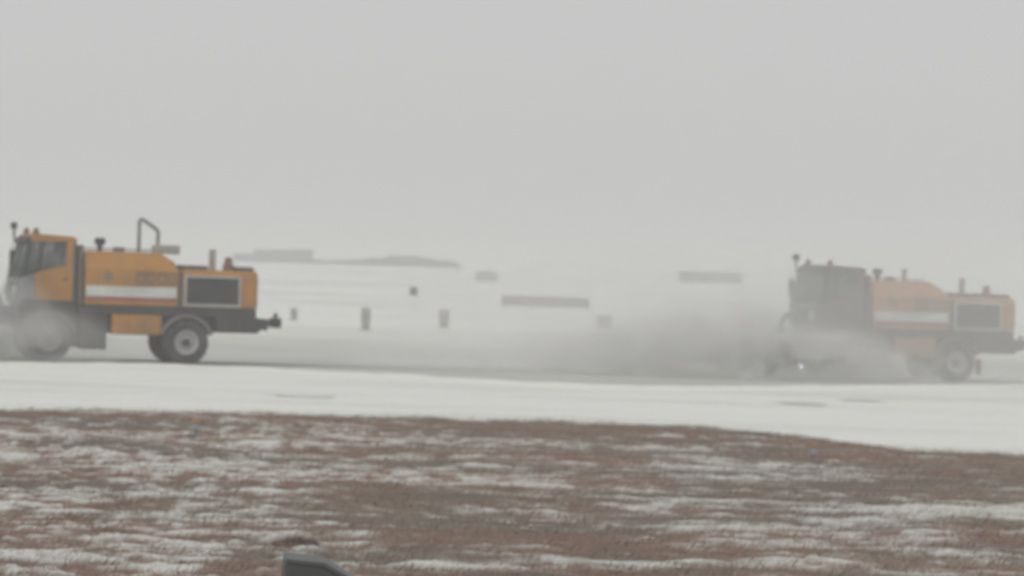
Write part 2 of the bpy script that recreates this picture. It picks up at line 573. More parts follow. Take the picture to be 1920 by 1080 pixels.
V[:, 0] = np.stack([bx - wd * np.cos(ang), by - wd * np.sin(ang), zz], -1)
V[:, 1] = np.stack([bx + wd * np.cos(ang), by + wd * np.sin(ang), zz], -1)
V[:, 2] = np.stack([bx + lean * np.cos(la), by + lean * np.sin(la), zz + h], -1)
me = bpy.data.meshes.new('dead_grass')
me.vertices.add(n * 3); me.vertices.foreach_set('co', V.ravel())
me.loops.add(n * 3); me.loops.foreach_set('vertex_index', np.arange(n * 3))
me.polygons.add(n); me.polygons.foreach_set('loop_start', np.arange(n) * 3); me.polygons.foreach_set('loop_total', np.full(n, 3))
me.update(calc_edges=True)
m, N, out = new_mat('dead_grass_blades')
p = N.coord('Object')
c, b, d = turf_colour(N, p, 1.25)
bsdf(N, out, c, .85, 0, None, 0, .15)
me.materials.append(m)
go = bpy.data.objects.new('dead_grass', me)
COL.objects.link(go)
tag(go, 'short dead brown grass blades covering the foreground field', 'grass', kind='stuff')

# ------------------------------------------------------------------ snow truck
def make_truck():
    root = empty('snow_broom_truck', (0, 0, 0))
    P = lambda name, bm, mat, par=root, bev=.012, smooth=False: mk(name, bm, mat, par, bev, smooth)
    # chassis
    bm = B()
    for s in (-1, 1):
        box(bm, -5.0, 2.25, s * .48 - .07, s * .48 + .07, .95, 1.25)
    for x in (-4.6, -3.3, -1.9, -.6, .7, 2.0):
        box(bm, x - .08, x + .08, -.41, .41, .98, 1.2)
    P('chassis_frame', bm, 'black')
    bm = B(); box(bm, -3.12, 2.0, -1.18, 1.18, 1.36, 1.62)
    P('deck', bm, 'black')
    bm = B(); box(bm, -4.55, 2.0, -.76, .76, .99, 1.355)
    P('underbody', bm, 'black', bev=.03)
    for x in (-3.9, 0.):
        bm = B(); tube(bm, [(x, -.8, .62), (x, .8, .62)], .11, 12)
        lathe_y(bm, [(.05, -.2), (.26, -.16), (.28, 0), (.26, .16), (.05, .2)], x, 0, .62, 16)
        P('axle', bm, 'black', bev=0)
    # wheels
    for x in (-3.9, 0.):
        for s in (-1, 1):
            wr = empty('wheel', (x, s * 1.05, .62)); wr.parent = root
            bm = B()
            lathe_y(bm, [(.33, -.18), (.40, -.205), (.50, -.215), (.575, -.20), (.61, -.165), (.62, -.08), (.62, .08), (.61, .165),
                         (.575, .20), (.50, .215), (.40, .205), (.33, .18), (.33, -.18)], 0, 0, 0, 40)
            for k in range(26):
                t = 2 * math.pi * k / 26
                for off, y0, y1 in ((0, -.19, -.02), (.12, .02, .19)):
                    ct, st_ = math.cos(t + off), math.sin(t + off)
                    pts = []
                    for rr, tw in ((.60, -.05), (.60, .05), (.638, .042), (.638, -.042)):
                        pts.append((rr * ct - tw * st_, rr * st_ + tw * ct))
                    prism(bm, pts, y0, y1)
            mk('tyre', bm, 'rubber', wr)
            bm = B()
            lathe_y(bm, [(.335, s * .17), (.345, s * .20), (.325, s * .205), (.30, s * .16), (.285, s * .10), (.17, s * .07),
                         (.15, s * .11), (.0, s * .11)], 0, 0, 0, 32)
            lathe_y(bm, [(.335, s * .17), (.335, -s * .17), (.2, -s * .12), (0, -s * .1)], 0, 0, 0, 32)
            mk('rim', bm, 'rim', wr, 0, True)
            bm = B()
            lathe_y(bm, [(.125, s * .10), (.12, s * .17), (.085, s * .205), (0, s * .21)], 0, 0, 0, 20)
            for k in range(10):
                t = 2 * math.pi * k / 10
                tube(bm, [(.225 * math.cos(t), s * .08, .225 * math.sin(t)), (.225 * math.cos(t), s * .125, .225 * math.sin(t))], .02, 6)
            mk('hub', bm, 'black', wr, 0)
            # fender arch
            bm = B()
            r0, r1 = .70, .80
            pts = []
            for r, seq in ((r1, range(0, 13)), (r0, range(12, -1, -1))):
                for k in seq:
                    t = R_(18) + R_(144) * k / 12
                    pts.append((x + r * math.cos(t), .62 + r * math.sin(t)))
            prism(bm, pts, s * 1.27 if s < 0 else .80, s * .80 if s < 0 else 1.27)
            P('fender', bm, 'fender', bev=.008)
    # steps, mud flaps, tool box
    for s in (-1, 1):
        bm = B()
        box(bm, -3.02, -2.28, min(s * .62, s * 1.2), max(s * .62, s * 1.2), .36, 1.355)
        P('battery_box', bm, 'black', bev=.03)
        for z in (.50, .85, 1.2):
            bm = B(); box(bm, -3.0, -2.4, min(s * 1.205, s * 1.32), max(s * 1.205, s * 1.32), z, z + .04)
            P('step', bm, 'black', bev=.006)
        tb = empty('tool_box', (-1.42, s * .9, .80)); tb.parent = root
        bm = B(); box(bm, -.72, .70, -.30, .30, 0, .56)
        mk('box_body', bm, 'orange', tb, .03)
        for k in range(3):
            bm = B(); box(bm, -.70 + k * .47, -.70 + k * .47 + .44, min(s * .302, s * .33), max(s * .302, s * .33), .04, .52)
            lid = mk('lid', bm, 'orange', tb, .01)
            bm = B(); box(bm, -.53 + k * .47, -.43 + k * .47, min(s * .331, s * .35), max(s * .331, s * .35), .25, .29)
            mk('latch', bm, 'grey', lid, .004)
    # cab (hollow)
    cab = empty('cab', (0, 0, 0)); cab.parent = root
    C = lambda name, bm, mat, bev=.012, smooth=False: mk(name, bm, mat, cab, bev, smooth)
    bm = B()
    box(bm, -4.70, -3.16, -1.12, 1.12, 1.36, 1.70)
    C('floor', bm, 'black')
    bm = B()
    box(bm, -3.28, -3.20, -1.12, 1.12, 1.70, 3.42)
    C('back_wall', bm, 'brown', .01)
    bm = B()
    prism(bm, [(-4.50, 3.36), (-4.46, 3.50), (-4.3, 3.55), (-3.3, 3.50), (-3.17, 3.44), (-3.17, 3.34), (-3.3, 3.36), (-4.45, 3.33)], -1.14, 1.14)
    roof = C('roof', bm, 'orange', .02)
    bm = B()
    prism(bm, [(-4.66, 3.33), (-4.44, 3.50), (-4.42, 3.44), (-4.62, 3.28)], -1.08, 1.08)
    mk('sun_visor', bm, 'black', roof, .006)
    for s in (-1, 1):
        y0, y1 = (s * 1.13, s * 1.08) if s < 0 else (1.08, 1.13)
        bm = B()
        prism(bm, [(-4.30, 1.70), (-3.28, 1.70), (-3.28, 2.72), (-4.18, 2.52), (-4.32, 2.45)], y0, y1)
        door = C('door', bm, 'orange', .012)
        bm = B(); box(bm, -3.55, -3.40, min(s * 1.131, s * 1.16), max(s * 1.131, s * 1.16), 2.28, 2.33)
        mk('door_handle', bm, 'black', door, .004)
        bm = B()
        prism(bm, [(-4.80, 1.70), (-4.30, 1.70), (-4.32, 2.45), (-4.42, 2.42), (-4.78, 2.30)], y0, y1)
        C('corner_panel', bm, 'grey', .012)
        bm = B()
        prism(bm, [(-4.30, 2.46), (-4.18, 2.52), (-4.08, 3.36), (-4.20, 3.36)], y0, y1)       # pillar behind corner pane
        prism(bm, [(-4.78, 2.30), (-4.70, 2.32), (-4.44, 3.36), (-4.52, 3.36)], y0, y1)       # front pillar
        C('pillar', bm, 'black', .006)
        bm = B(); prism(bm, [(-3.46, 2.68), (-3.28, 2.72), (-3.28, 3.36), (-3.46, 3.36)], y0, y1)
        C('rear_pillar', bm, 'orange', .006)
        yg = s * 1.10
        bm = B(); prism(bm, [(-4.18, 2.52), (-3.46, 2.68), (-3.46, 3.36), (-4.08, 3.36)], min(yg, yg + s * .008), max(yg, yg + s * .008))
        C('side_window', bm, 'glass', 0)
        bm = B(); prism(bm, [(-4.70, 2.32), (-4.42, 2.42), (-4.30, 2.46), (-4.20, 3.36), (-4.44, 3.36)], min(yg, yg + s * .008), max(yg, yg + s * .008))
        C('corner_window', bm, 'glass', 0)
        # mirrors
        mr = empty('mirror', (-4.62, s * 1.38, 2.45)); mr.parent = cab
        bm = B(); box(bm, -.05, .05, -.11, .11, .1, .62)
        mk('mirror_housing', bm, 'black', mr, .02)
        bm = B(); tube(bm, [(0, -s * .27, .75), (0, 0, .75), (0, 0, 0), (0, -s * .27, -.05)], .016, 8)
        mk('mirror_arm', bm, 'black', mr, 0)
        # headlights
        bm = B(); tube(bm, [(-4.82, s * .82, 1.95), (-4.90, s * .82, 1.95)], [.13, .14], 18)
        C('headlight', bm, 'white', .008)
        bm = B(); box(bm, -4.2, -3.3, min(s * 1.15, s * 1.3), max(s * 1.15, s * 1.3), 1.46, 1.50)
        C('running_board', bm, 'black', .006)
    bm = B()
    prism(bm, [(-4.80, 1.60), (-4.72, 1.60), (-4.70, 2.30), (-4.78, 2.30)], -1.08, 1.08)
    front = C('front_panel', bm, 'grey', .015)
    for z in (1.78, 1.92, 2.06):
        bm = B(); box(bm, -4.83, -4.80, -.55, .55, z, z + .07)
        mk('grille_bar', bm, 'black', front, .004)
    bm = B()
    prism(bm, [(-4.775, 2.30), (-4.765, 2.30), (-4.505, 3.36), (-4.515, 3.36)], -1.08, 1.08)
    ws = C('windshield', bm, 'glass', 0)
    bm = B()
    prism(bm, [(-4.79, 2.30), (-4.755, 2.30), (-4.50, 3.36), (-4.535, 3.36)], -.03, .03)
    mk('windshield_divider', bm, 'black', ws, 0)
    for y in (-.6, .5):
        bm = B(); tube(bm, [(-4.80, y, 2.32), (-4.68, y + .3, 2.85)], .014, 6)
        mk('wiper', bm, 'black', ws, 0)
    bm = B(); prism(bm, [(-4.70, 1.70), (-4.70, 2.30), (-4.45, 2.38), (-4.30, 2.2), (-4.45, 1.70)], -1.05, 1.05)
    C('dashboard', bm, 'seat', .03)
    bm = B(); box(bm, -4.0, -3.45, -.72, -.12, 1.95, 2.12); box(bm, -3.52, -3.38, -.72, -.12, 2.12, 2.78); box(bm, -3.9, -3.5, -.6, -.25, 1.7, 1.95)
    C('seat', bm, 'seat', .04)
    bm = B()
    lathe_pts = [( -4.16 + .06 * math.sin(k * math.pi / 10), -.42 + .22 * math.cos(k * math.pi / 10), 2.42 + .2 * math.sin(k * math.pi / 10)) for k in range(21)]
    tube(bm, lathe_pts, .016, 8, False); tube(bm, [(-4.18, -.42, 2.42), (-4.36, -.42, 2.2)], .025, 8)
    C('steering_wheel', bm, 'black', 0)
    # roof lights
    for y in (-.85, .85):
        bm = B()
        tube(bm, [(-4.30, y, 3.53), (-4.30, y, 3.60), (-4.30, y, 3.61), (-4.30, y, 3.68), (-4.30, y, 3.72)], [.10, .10, .08, .075, .03], 14)
        mk('beacon', bm, 'amber', cab, 0)
    bm = B(); tube(bm, [(-4.52, .95, 3.3), (-4.62, 1.05, 3.45), (-4.62, 1.05, 3.75)], .035, 8); box(bm, -4.71, -4.55, .95, 1.15, 3.68, 3.86)
    mk('work_lamp', bm, 'black', cab, .01)
    # air intake column between cab and tank
    for y0, y1 in ((-1.10, -.55), (.55, 1.10)):
        bm = B(); box(bm, -3.12, -2.98, y0, y1, 1.62, 3.28)
        P('intake_column', bm, 'brown', bev=.02)
    # tank / equipment body
    tk = empty('equipment_body', (0, 0, 0)); tk.parent = root
    T = lambda name, bm, mat, bev=.012: mk(name, bm, mat, tk, bev)
    bm = B()
    sec = [(-1.22, 1.625), (1.22, 1.625), (1.22, 2.66), (.90, 3.04), (.65, 3.13), (-.65, 3.13), (-.90, 3.04), (-1.22, 2.66)]
    a = [bm.verts.new((-2.94, y, z)) for y, z in sec]
    b = [bm.verts.new((-.75, y, z)) for y, z in sec]
    c = [bm.verts.new((-.29, y, z if z < 2.6 else z - (.26 if z > 2.9 else .06))) for y, z in sec]
    k = len(sec)
    for A, Bq in ((a, b), (b, c)):
        for i in range(k):
            bm.faces.new((A[i], A[(i + 1) % k], Bq[(i + 1) % k], Bq[i]))
    bm.faces.new(a); bm.faces.new(c[::-1])
    body = T('body_shell', bm, 'orange', .025)
    for s in (-1, 1):
        f = lambda d: (min(s * 1.222, s * (1.222 + d)), max(s * 1.222, s * (1.222 + d)))
        bm = B(); box(bm, -2.90, -.32, *f(.006), 1.86, 2.15)
        T('stripe', bm, 'white', 0)
        bm = B(); box(bm, -2.92, -.31, *f(.012), 1.745, 1.855)
        T('red_line', bm, 'red', 0)
        bm = B(); lathe_y(bm, [(0, f(.006)[0]), (.15, f(.006)[0]), (.15, f(.006)[1]), (0, f(.006)[1])], -2.28, 0, 2.42, 18)
        T('emblem', bm, 'olive', 0)
        # worn lettering, too blurred to read: four dark broken blocks
        for i, (wd_, nt) in enumerate(((.27, .10), (.25, .14), (.27, .08), (.24, .12))):
            x = -1.50 + i * .305
            y0, y1 = f(.006)
            bm = B()
            box(bm, x, x + .075, y0, y1, 2.22, 2.58)
            box(bm, x + wd_ - .075, x + wd_, y0, y1, 2.22, 2.58)
            box(bm, x + .0755, x + wd_ - .0755, y0, y1, 2.22, 2.32)
            box(bm, x + .0755, x + wd_ - .0755, y0, y1, 2.48, 2.58)
            T('lettering', bm, 'letter', 0)
        bm = B(); tube(bm, [(-2.8, s * .58, 3.12), (-2.8, s * .58, 3.19), (-.9, s * .58, 3.19), (-.9, s * .58, 3.12)], .016, 8)
        T('handrail', bm, 'black', 0)
    bm = B(); box(bm, -.28, -.15, -1.20, 1.20, 1.63, 2.62)
    P('bulkhead', bm, 'brown')
    bm = B(); tube(bm, [(-2.37, -.2, 3.10), (-2.37, -.2, 3.30), (-2.37, -.2, 3.31), (-2.37, -.2, 3.46), (-2.37, -.2, 3.50)], [.08, .08, .15, .16, .10], 16)
    P('intake_cap', bm, 'black', bev=0)
    bm = B(); tube(bm, [(-1.75, .2, 3.10), (-1.75, .2, 3.25)], .17, 16)
    P('filler_neck', bm, 'grey', bev=.01)
    # engine compartment
    en = empty('engine_compartment', (0, 0, 0)); en.parent = root
    E_ = lambda name, bm, mat, bev=.012: mk(name, bm, mat, en, bev)
    bm = B()
    prism_x(bm, [(-1.20, 1.63), (1.20, 1.63), (1.20, 2.50), (1.05, 2.68), (-1.05, 2.68), (-1.20, 2.50)], -.145, 2.02)
    E_('cover', bm, 'orange', .03)
    for s in (-1, 1):
        y0, y1 = (-1.235, -1.202) if s < 0 else (1.202, 1.235)
        bm = B()
        for q in ((-.12, 1.53, 2.46, 2.53), (-.12, 1.53, 1.64, 1.72), (-.12, -.04, 1.72, 2.46), (1.46, 1.53, 1.72, 2.46)):
            box(bm, q[0], q[1], y0, y1, q[2], q[3])
        fr = E_('grille_frame', bm, 'pale', .006)
        bm = B(); box(bm, -.04, 1.46, min(s * 1.201, s * 1.207), max(s * 1.201, s * 1.207), 1.72, 2.46)
        gr_ = E_('grille', bm, 'mesh', 0)
        for i in range(9):
            bm = B(); z = 1.745 + i * .08
            prism_x(bm, [(s * 1.208, z), (s * 1.228, z + .012), (s * 1.228, z + .03), (s * 1.208, z + .05)], -.038, 1.458)
            mk('slat', bm, 'mesh', gr_, 0)
        bm = B(); box(bm, 1.60, 1.98, min(s * 1.202, s * 1.215), max(s * 1.202, s * 1.215), 1.70, 2.44)
        E_('access_panel', bm, 'orange', .008)
    for x0, x1 in ((-.05, .62), (1.45, 1.95)):
        bm = B(); box(bm, x0, x1, -.9, .9, 2.682, 2.80)
        E_('top_vent', bm, 'brown', .015)
    bm = B(); tube(bm, [(1.1, .8, 2.67), (1.1, .8, 3.28)], .10, 12)
    E_('exhaust_pipe', bm, 'pale', 0)
    bm = B(); tube(bm, [(1.27, -.6, 2.67), (1.27, -.6, 2.86), (1.27, -.6, 2.87), (1.27, -.6, 3.02), (1.27, -.6, 3.07)], [.16, .16, .12, .11, .05], 14)
    E_('beacon', bm, 'amber', 0)
    # rear end
    bm = B(); box(bm, .84, 2.08, -1.2, 1.2, .92, 1.355)
    P('rear_locker', bm, 'black', bev=.03)
    bm = B(); box(bm, 2.085, 2.36, -1.15, 1.15, 1.02, 1.34)
    P('rear_bumper', bm, 'black', bev=.03)
    for s in (-1, 1):
        bm = B(); box(bm, 2.361, 2.39, s * .95 - .1, s * .95 + .1, 1.12, 1.24)
        P('tail_light', bm, 'redlens', bev=.006)
    bm = B(); box(bm, 2.365, 2.85, -.14, .14, 1.13, 1.30); box(bm, 2.72, 2.95, -.3, .3, 1.08, 1.36)
    tube(bm, [(2.84, 0, 1.36), (2.84, 0, 1.5)], .06, 10)
    P('tow_hitch', bm, 'black', bev=.015)
    # front push frame and broom
    bm = B()
    for s in (-1, 1):
        box(bm, -5.75, -4.83, s * .75 - .09, s * .75 + .09, 1.02, 1.2)
    box(bm, -5.35, -4.84, -1.12, 1.12, 1.40, 1.52)
    box(bm, -5.05, -4.84, -1.12, 1.12, 1.03, 1.39)
    P('push_frame', bm, 'black', bev=.015)
    bh = empty('broom_head', (-6.15, 0, 0)); bh.parent = root; bh.rotation_euler = (0, 0, R_(-14))
    bm = B(); tube(bm, [(0, -2.6, .56), (0, 2.6, .56)], .2, 16)
    for j in range(34):
        y = -2.55 + j * .1535
        lathe_y(bm, [(.2, 0), (.55 + .02 * random.random(), .02), (.55, .075), (.2, .10)], 0, y, .56, 22)
    mk('brush', bm, 'bristle', bh, 0)
    bm = B()
    pts = []
    for r, seq in ((.70, range(0, 11)), (.66, range(10, -1, -1))):
        for q in seq:
            t = R_(-10) + R_(130) * q / 10
            pts.append((r * math.cos(t), .60 + r * math.sin(t)))
    prism(bm, pts, -2.68, 2.68)
    mk('hood', bm, 'grey', bh, .006)
    for s in (-1, 1):
        bm = B(); box(bm, -.3, .45, min(s * 2.70, s * 2.76), max(s * 2.70, s * 2.76), .4, 1.2)
        mk('end_plate', bm, 'black', bh, .01)
        bm = B(); box(bm, .30, .74, s * .7 - .08, s * .7 + .08, 1.0, 1.22)
        mk('arm', bm, 'black', bh, .01)
    pts = []
    for q in range(13):
        t = math.pi * q / 12
        pts.append((-5.55 - .36 * math.cos(t) * 1.0, -.75, 1.35 + .62 * math.sin(t)))
    bm = B(); tube(bm, pts, [.085] * 13, 8)
    P('hydraulic_hose', bm, 'rubber', bev=0)
    return root

truck_a = make_truck()
truck_a.location = LORG
truck_a.rotation_euler = (0, 0, YAW)
tag(truck_a, 'clearer orange snow broom truck at left with a bent grey pipe arch on its tank', 'truck', 'airport snow broom trucks on the runway')
truck_b = copy_tree(truck_a)
RORG = Vector((13.52, 105.6, 0)) + 1.05 * Vector((-math.sin(YAW), math.cos(YAW), 0))
truck_b.location = RORG
truck_b.rotation_euler = (0, 0, R_(19))
truck_b.scale = (.965, .965, .965)             # a slightly smaller machine
tag(truck_b, 'snow veiled pale orange broom truck at right following through the blown snow', 'truck')

# pipe arch / plain stack differ between the two
bm = B()
tube(bm, [(-1.12, .5, 3.12), (-1.12, .5, 4.03), (-1.08, .5, 4.07), (-1.02, .5, 4.06), (-.62, .5, 3.80), (-.57, .5, 3.72), (-.57, .5, 3.36)], .055, 10)
mk('pipe_arch', bm, 'grey', truck_a, .0)
bm = B(); box(bm, -.72, .05, .3, .7, 3.10, 3.36)
mk('muffler', bm, 'pale', truck_a, .05)
bm = B(); tube(bm, [(-1.10, .5, 3.12), (-1.10, .5, 3.40), (-1.10, .5, 3.41), (-1.10, .5, 3.50)], [.06, .06, .09, .09], 10)
mk('stack', bm, 'grey', truck_b, 0)
# the right machine's broom lamp is lit
bm = B(); tube(bm, [(-5.62, -1.95, .36), (-5.68, -1.95, .36)], [.085, .09], 12)
mk('lit_lamp', bm, 'lamp', truck_b, 0)
bm = B(); tube(bm, [(-5.48, -1.95, .36), (-5.615, -1.95, .36)], [.05, .09], 12); box(bm, -5.58, -5.52, -1.97, -1.93, .40, 1.0)
mk('lamp_housing', bm, 'black', truck_b, 0)
bm = B(); box(bm, .84, .87, -1.26, -.86, .24, .74)
mk('mud_flap', bm, 'flap', truck_b, .004)
for o in [q for c in truck_b.children for q in c.children]:        # its cab is plastered with snow
    if o.name.split('.')[0] in ('door', 'roof', 'rear_pillar', 'corner_panel'):
        o.material_slots[0].link = 'OBJECT'
        o.material_slots[0].material = M['caked']
    if o.name.split('.')[0] in ('body_shell', 'cover', 'access_panel', 'box_body'):
        o.material_slots[0].link = 'OBJECT'
        o.material_slots[0].material = M['dusted']

# ------------------------------------------------------------------ drivers
def driver(parent_loc, rz, label):
    """seated figure, one skinned body; local frame as the truck's"""
    root = empty('person', parent_loc, rz)
    jt = {'pelvis': (-3.68, -.42, 2.22, .15), 'waist': (-3.63, -.42, 2.38, .145), 'chest': (-3.64, -.42, 2.62, .165), 'neck0': (-3.65, -.42, 2.77, .09),
          'neck': (-3.68, -.42, 2.84, .055), 'head': (-3.71, -.42, 2.93, .088), 'crown': (-3.70, -.42, 3.04, .085)}
    ed = [('pelvis', 'waist'), ('waist', 'chest'), ('chest', 'neck0'), ('neck0', 'neck'), ('neck', 'head'), ('head', 'crown')]
    for s, nme in ((-1, 'l'), (1, 'r')):
        y = -.42
        jt.update({nme + 'sh': (-3.65, y + s * .19, 2.70, .075), nme + 'el': (-3.80, y + s * .27, 2.46, .052), nme + 'wr': (-4.06, y + s * .20, 2.50, .036),
                   nme + 'hand': (-4.14, y + s * .19, 2.50, .038), nme + 'kn': (-4.12, y + s * .14, 2.18, .075), nme + 'hip': (-3.75, y + s * .10, 2.2, .09),
                   nme + 'an': (-4.18, y + s * .12, 1.80, .05), nme + 'toe': (-4.30, y + s * .12, 1.75, .04)})
        ed += [('chest', nme + 'sh'), (nme + 'sh', nme + 'el'), (nme + 'el', nme + 'wr'), (nme + 'wr', nme + 'hand'),
               ('pelvis', nme + 'hip'), (nme + 'hip', nme + 'kn'), (nme + 'kn', nme + 'an'), (nme + 'an', nme + 'toe')]
        for fi, (dy, ln) in enumerate(((-.03, .05), (-.01, .065), (.01, .06), (.03, .05))):
            k0 = f'{nme}f{fi}a'; k1 = f'{nme}f{fi}b'
            jt[k0] = (-4.17, y + s * .19 + dy, 2.525, .010); jt[k1] = (-4.18 - ln * .5, y + s * .19 + dy, 2.49, .009)
            ed += [(nme + 'hand', k0), (k0, k1)]
        jt[nme + 'th'] = (-4.13, y + s * .13, 2.52, .010)
        ed += [(nme + 'hand', nme + 'th')]
    keys = list(jt)
    bm = B()
    lay = bm.verts.layers.skin.verify()
    vs = {}
    for k in keys:
        v = bm.verts.new(jt[k][:3]); v[lay].radius = (jt[k][3],) * 2; v[lay].use_root = (k == 'pelvis'); vs[k] = v
    for a_, b_ in ed:
        bm.edges.new((vs[a_], vs[b_]))
    me = bpy.data.meshes.new('body')
    bm.to_mesh(me); bm.free()
    o = bpy.data.objects.new('body', me)
    COL.objects.link(o)
    o.parent = root
    o.modifiers.new('skin', 'SKIN')
    sb = o.modifiers.new('sub', 'SUBSURF'); sb.levels = 1; sb.render_levels = 2
    me.materials.append(M['hivis'])
    bm = B()
    bmesh.ops.create_uvsphere(bm, u_segments=16, v_segments=12, radius=1)
    for v in bm.verts:
        x, y, z = v.co
        v.co = (x * .098, y * .082, z * .125)
        if x < -.75 and abs(y) < .3 and -.35 < z < .15: v.co.x -= .018       # nose
    for s in (-1, 1):
        box(bm, -.005, .03, min(s * .078, s * .094), max(s * .078, s * .094), -.03, .03)
    hd = mk('head', bm, 'skin', root, 0, True); hd.location = (-3.715, -.42, 2.965)
    bm = B()
    lathe = []
    bmesh.ops.create_uvsphere(bm, u_segments=16, v_segments=8, radius=1)
    for v in list(bm.verts):
        if v.co.z < -.1: bm.verts.remove(v)
    for v in bm.verts: v.co = (v.co.x * .108 + .004, v.co.y * .094, v.co.z * .10 + .045)
    box(bm, -.17, -.08, -.06, .06, .045, .058)
    mk('cap', bm, 'hair', hd, 0, True)
    for s in (-1, 1):
        bm = B(); bmesh.ops.create_uvsphere(bm, u_segments=8, v_segments=6, radius=.012)
        e_ = mk('eye', bm, 'hair', hd, 0, True); e_.location = (-.088, s * .034, .012)
    bm = B(); box(bm, -.094, -.08, -.022, .022, -.068, -.058)
    mk('mouth', bm, 'red', hd, .002)
    tag(root, label, 'person', 'drivers in the truck cabs')
    return root


driver(LORG, YAW, 'driver in yellow jacket and dark cap seated in the left truck cab')
driver(RORG, R_(19), 'driver in yellow jacket and dark cap seated in the right truck cab').scale = (.965, .965, .965)

# ------------------------------------------------------------------ airfield signs and markers
def guidance_sign(loc):
    root = empty('guidance_sign', loc, R_(4))
    specs = [('sg_red', -3.11, -.86), ('sg_dark', -.85, -.12), ('sg_red', -.11, 1.5), ('sg_olive', 1.51, 3.11)]
    for mt, a, b in specs:
        bm = B(); box(bm, a + .04, b - .04, -.10, .10, .26, .90)
        pan = mk('panel', bm, mt, root, .01)
        bm = B()
        for q in ((a, b, .22, .26), (a, b, .90, .94), (a, a + .04, .26, .90), (b - .04, b, .26, .90)):
            box(bm, q[0], q[1], -.12, .12, q[2], q[3])
        mk('frame', bm, 'sg_olive', pan, 0)
    for x in (-2.9, -1.2, .3, 1.4, 2.9):
        bm = B(); tube(bm, [(x, 0, -.05), (x, 0, .22)], .045, 8)
        mk('leg', bm, 'sg_dark', root, 0)
    return tag(root, 'long low guidance sign with faded reddish dark and olive panels on the snowfield', 'sign')
guidance_sign((2.41, 245.1, .02))

def marker(loc, w_, h_, mt, cap, label, rz=0.):
    """upright airfield unit: base plate, post, housing and lamp cap"""
    root = empty('runway_marker', loc, rz)
    bm = B(); box(bm, -w_ * .62, w_ * .62, -.25, .25, -.03, .06)
    mk('base', bm, 'sg_tan', root, .01)
    bm = B(); tube(bm, [(0, 0, .06), (0, 0, h_ * .4)], w_ * .42, 12)
    mk('post', bm, 'sg_dark', root, 0)
    bm = B(); box(bm, -w_ / 2, w_ / 2, -.15, .15, h_ * .3, h_ * .92)
    hs_ = mk('housing', bm, mt, root, .04)
    bm = B(); box(bm, -w_ * .36, w_ * .36, -.17, -.152, h_ * .42, h_ * .80)
    mk('lens', bm, cap, hs_, .005)
    bm = B(); box(bm, -w_ * .46, w_ * .46, -.17, .14, h_ * .925, h_)
    mk('hood', bm, 'sg_dark', root, .015)
    return tag(root, label, 'marker', 'runway markers across the runway')
marker((-6.42, 153.5, 0), .42, 1.0, 'sg_tan', 'sg_olive', 'tall pale marker post, the slimmest, standing left of the dark square board')
marker((-3.2, 165.9, 0), .52, .86, 'sg_tan', 'sg_dark', 'grey marker unit between the slim marker and the long guidance sign')
marker((4.87, 180.7, 0), .80, .64, 'sg_red', 'sg_tan', 'squat reddish marker unit just right of the long guidance sign')
marker((-10.9, 174, 0), .36, .60, 'sg_tan', 'sg_dark', 'smallest marker unit right behind the tow hitch of the left truck')

root = empty('square_board', (-7.08, 250.0, float(rise(np.array(250.)))), R_(3))
bm = B(); box(bm, -.29, .29, -.05, .05, .70, 1.28); mk('board', bm, 'black', root, .01)
for x in (-.2, .2):
    bm = B(); tube(bm, [(x, .08, -.1), (x, .08, 1.2)], .018, 8); mk('post', bm, 'grey', root, 0)
tag(root, 'small dark square board standing alone on the distant white snowfield', 'board')

def edge_light(loc, label):
    root = empty('edge_light', loc)
    bm = B(); tube(bm, [(0, 0, -.02), (0, 0, .02), (0, 0, .03)], [.13, .13, .08], 16); mk('base_plate', bm, 'grey', root, 0)
    bm = B(); tube(bm, [(0, 0, .03), (0, 0, .20)], .03, 10); mk('stem', bm, 'grey', root, 0)
    bm = B(); tube(bm, [(0, 0, .20), (0, 0, .21), (0, 0, .285), (0, 0, .29)], [.045, .06, .06, .045], 14); mk('collar', bm, 'dusted', root, 0)
    bm = B(); tube(bm, [(0, 0, .09), (0, 0, .10), (0, 0, .17), (0, 0, .19)], [.05, .065, .06, .04], 14); mk('lens', bm, 'blue', root, 0)
    return tag(root, label, 'light', 'small edge lights in the grass')
def soil_at(x, y): return float(soil_h(np.array(x), np.array(y)))
edge_light((-5.26, 58.6, soil_at(-5.24, 58.6) + .02), 'small orange and blue edge light in the grass below the left truck')
edge_light((5.08, 57.4, soil_at(5.08, 57.4) + .02), 'small orange and blue edge light in the grass below the right truck')

# dark sloping housing at the bottom of the picture
root = empty('equipment_housing', (-1.70, 30.6, soil_at(-1.66, 30.6) - .10), R_(6))
bm = B(); prism(bm, [(-.27, 0), (.62, 0), (.62, .17), (.10, .47), (-.23, .50)], -.34, .30)
mk('body', bm, 'box', root, .02)
bm = B(); prism(bm, [(-.235, .502), (.105, .472), (.64, .165), (.66, .195), (.12, .505), (-.225, .535)], -.36, .32)
mk('lid', bm, 'boxlid', root, .008)
bm = B(); box(bm, -.31, .68, -.38, .34, -.04, .035)
mk('plinth', bm, 'box', root, .01)
o_ = root
tag(root, 'dark grey housing with sloping lid rising from the grass at the bottom edge', 'housing')
